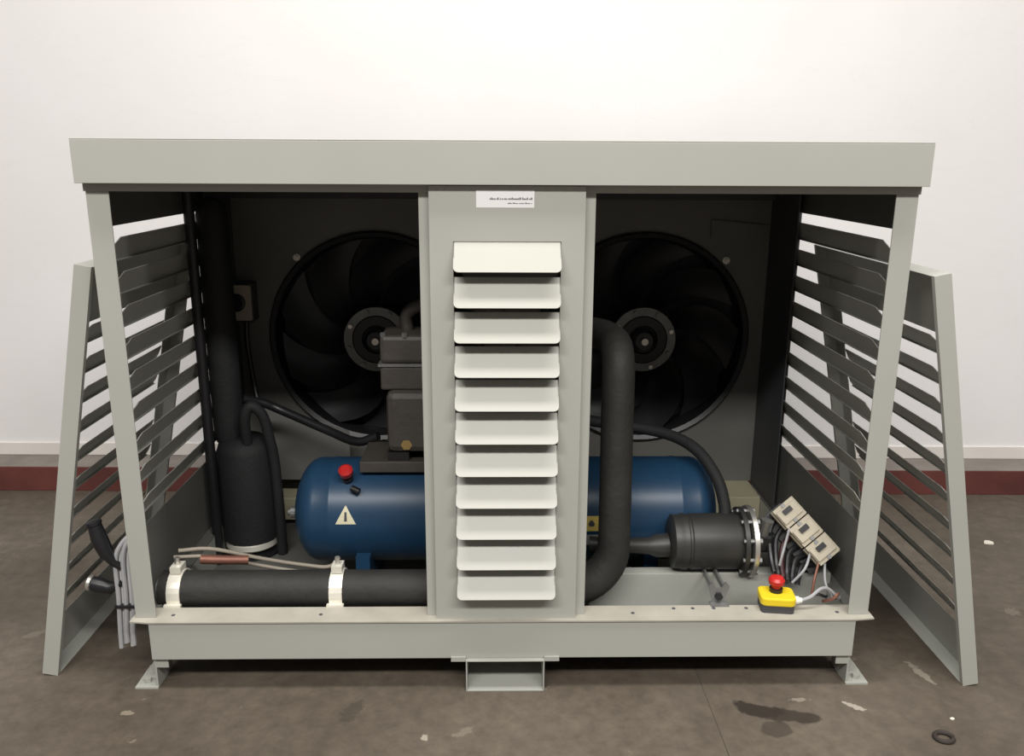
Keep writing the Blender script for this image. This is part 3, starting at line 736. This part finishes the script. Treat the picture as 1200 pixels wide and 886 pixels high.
# ------------------------------------------------------------------ tubes at the left
for pts, m_, rr, lab in (
    ([(-0.88, 0.17, 0.300), (-0.80, 0.20, 0.290), (-0.68, 0.25, 0.236), (-0.57, 0.272, 0.205), (-0.50, 0.275, 0.198), (-0.47, 0.285, 0.222)], tube_beige, 0.0055, 'pale thin tube running over the front pipe, the upper of two'),
    ([(-0.89, 0.16, 0.286), (-0.80, 0.19, 0.272), (-0.68, 0.235, 0.222), (-0.57, 0.255, 0.192), (-0.49, 0.258, 0.185), (-0.455, 0.268, 0.205)], tube_beige, 0.0050, 'pale thin tube running over the front pipe, the lower of two'),
    ([(-0.82, 0.165, 0.277), (-0.76, 0.175, 0.270), (-0.70, 0.19, 0.262)], copper, 0.0125, 'short reddish copper pipe above the front pipe at left')):
    o = build('thin_tube', MB().tube(spline(pts, 8), rr, 10), m_, smooth=True); tag(o, lab, 'tube', 'tubes at the left')

# hanging grey cable bundle outside the left post
B = thing('cable_bundle', 'bundle of grey cables hanging down outside the left corner post', 'cables', (-0.98, 0.055, 0.09))
for i in range(5):
    o_ = (i-2)*0.0095; k = 0.010*(i % 2)
    pts = [(-0.9285, 0.075+o_*0.5+k, 0.395+k*0.4), (-0.945, 0.070+k, 0.400+k*0.5), (-0.964+o_*0.6, 0.058+k, 0.375), (-0.974+o_, 0.050+k, 0.33), (-0.975+o_, 0.045+k, 0.23), (-0.983+o_*0.9, 0.045+k, 0.13+0.006*(i % 3)), (-0.985+o_*0.9, 0.045+k, 0.085+0.008*(i % 3))]
    build('cable', MB().tube(spline(pts, 8), 0.0060, 8), (cable_grey, pale_cable, cable_grey, pale_cable, cable_grey)[i], B, smooth=True)
build('tie', MB().box(-1.002, -0.946, 0.034, 0.066, 0.205, 0.211), black_plastic, B)
def plug(label, pts, rr, capm):
    t = thing('cable_plug', label, 'plug', pts[0], 'plugs by the left cover')
    build('body', MB().tube(pts, rr, 10), black_plastic, t, smooth=True)
    a, b_ = V(pts[0]), V(pts[1]); ax = (a-b_).normalized()
    build('coupling_ring', MB().lathe([(rr[0]*0.9, 0), (rr[0]*1.1, 0.002), (rr[0]*1.1, 0.010), (rr[0]*0.7, 0.012)], a, ax, 12), capm, t, smooth=True)
    return t
plug('black plug sticking up beside the grey cable bundle', [(-1.034, 0.05, 0.43), (-1.026, 0.05, 0.39), (-1.014, 0.05, 0.355), (-0.996, 0.05, 0.325), (-0.98, 0.052, 0.31)], [0.017, 0.021, 0.019, 0.011, 0.008], black_plastic)
plug('black plug with a bright metal ring below the upright plug', [(-1.062, 0.06, 0.262), (-1.04, 0.058, 0.258), (-1.015, 0.055, 0.252), (-0.995, 0.052, 0.262), (-0.982, 0.05, 0.27)], [0.019, 0.020, 0.016, 0.010, 0.008], steel)

# ------------------------------------------------------------------ bits on the floor
tor = MB()
pts = [V((1.041+0.021*math.cos(2*PI*i/16), -0.228+0.018*math.sin(2*PI*i/16), 0.005)) for i in range(17)]
o = build('rubber_ring', tor.tube(pts, 0.0055, 8, caps=False), rubber, smooth=True); tag(o, 'small dark rubber ring lying on the floor at lower right', 'ring')
def chip(x, y, sz, lab):
    rnd = random.Random(int((x+5)*1000)); n = 7
    outl = [(sz*rnd.uniform(0.6, 1.1)*math.cos(2*PI*i/n), sz*rnd.uniform(0.5, 0.9)*math.sin(2*PI*i/n)) for i in range(n)]
    o = build('paint_flake', MB().plate(outl, (x, y, 0.0), (1,0,0), (0,1,0), (0,0,1), sz*0.35), chip_mat, bevel=sz*0.1); tag(o, lab, 'debris', 'pale crumbs on the floor')
chip(1.744, 0.822, 0.020, 'pale crumb on the floor right of the right hand cover')
chip(1.10, -0.155, 0.007, 'tiny pale crumb on the floor just behind the rubber ring')
chip(-1.33, 0.70, 0.010, 'small pale crumb on the floor left of the left hand cover')
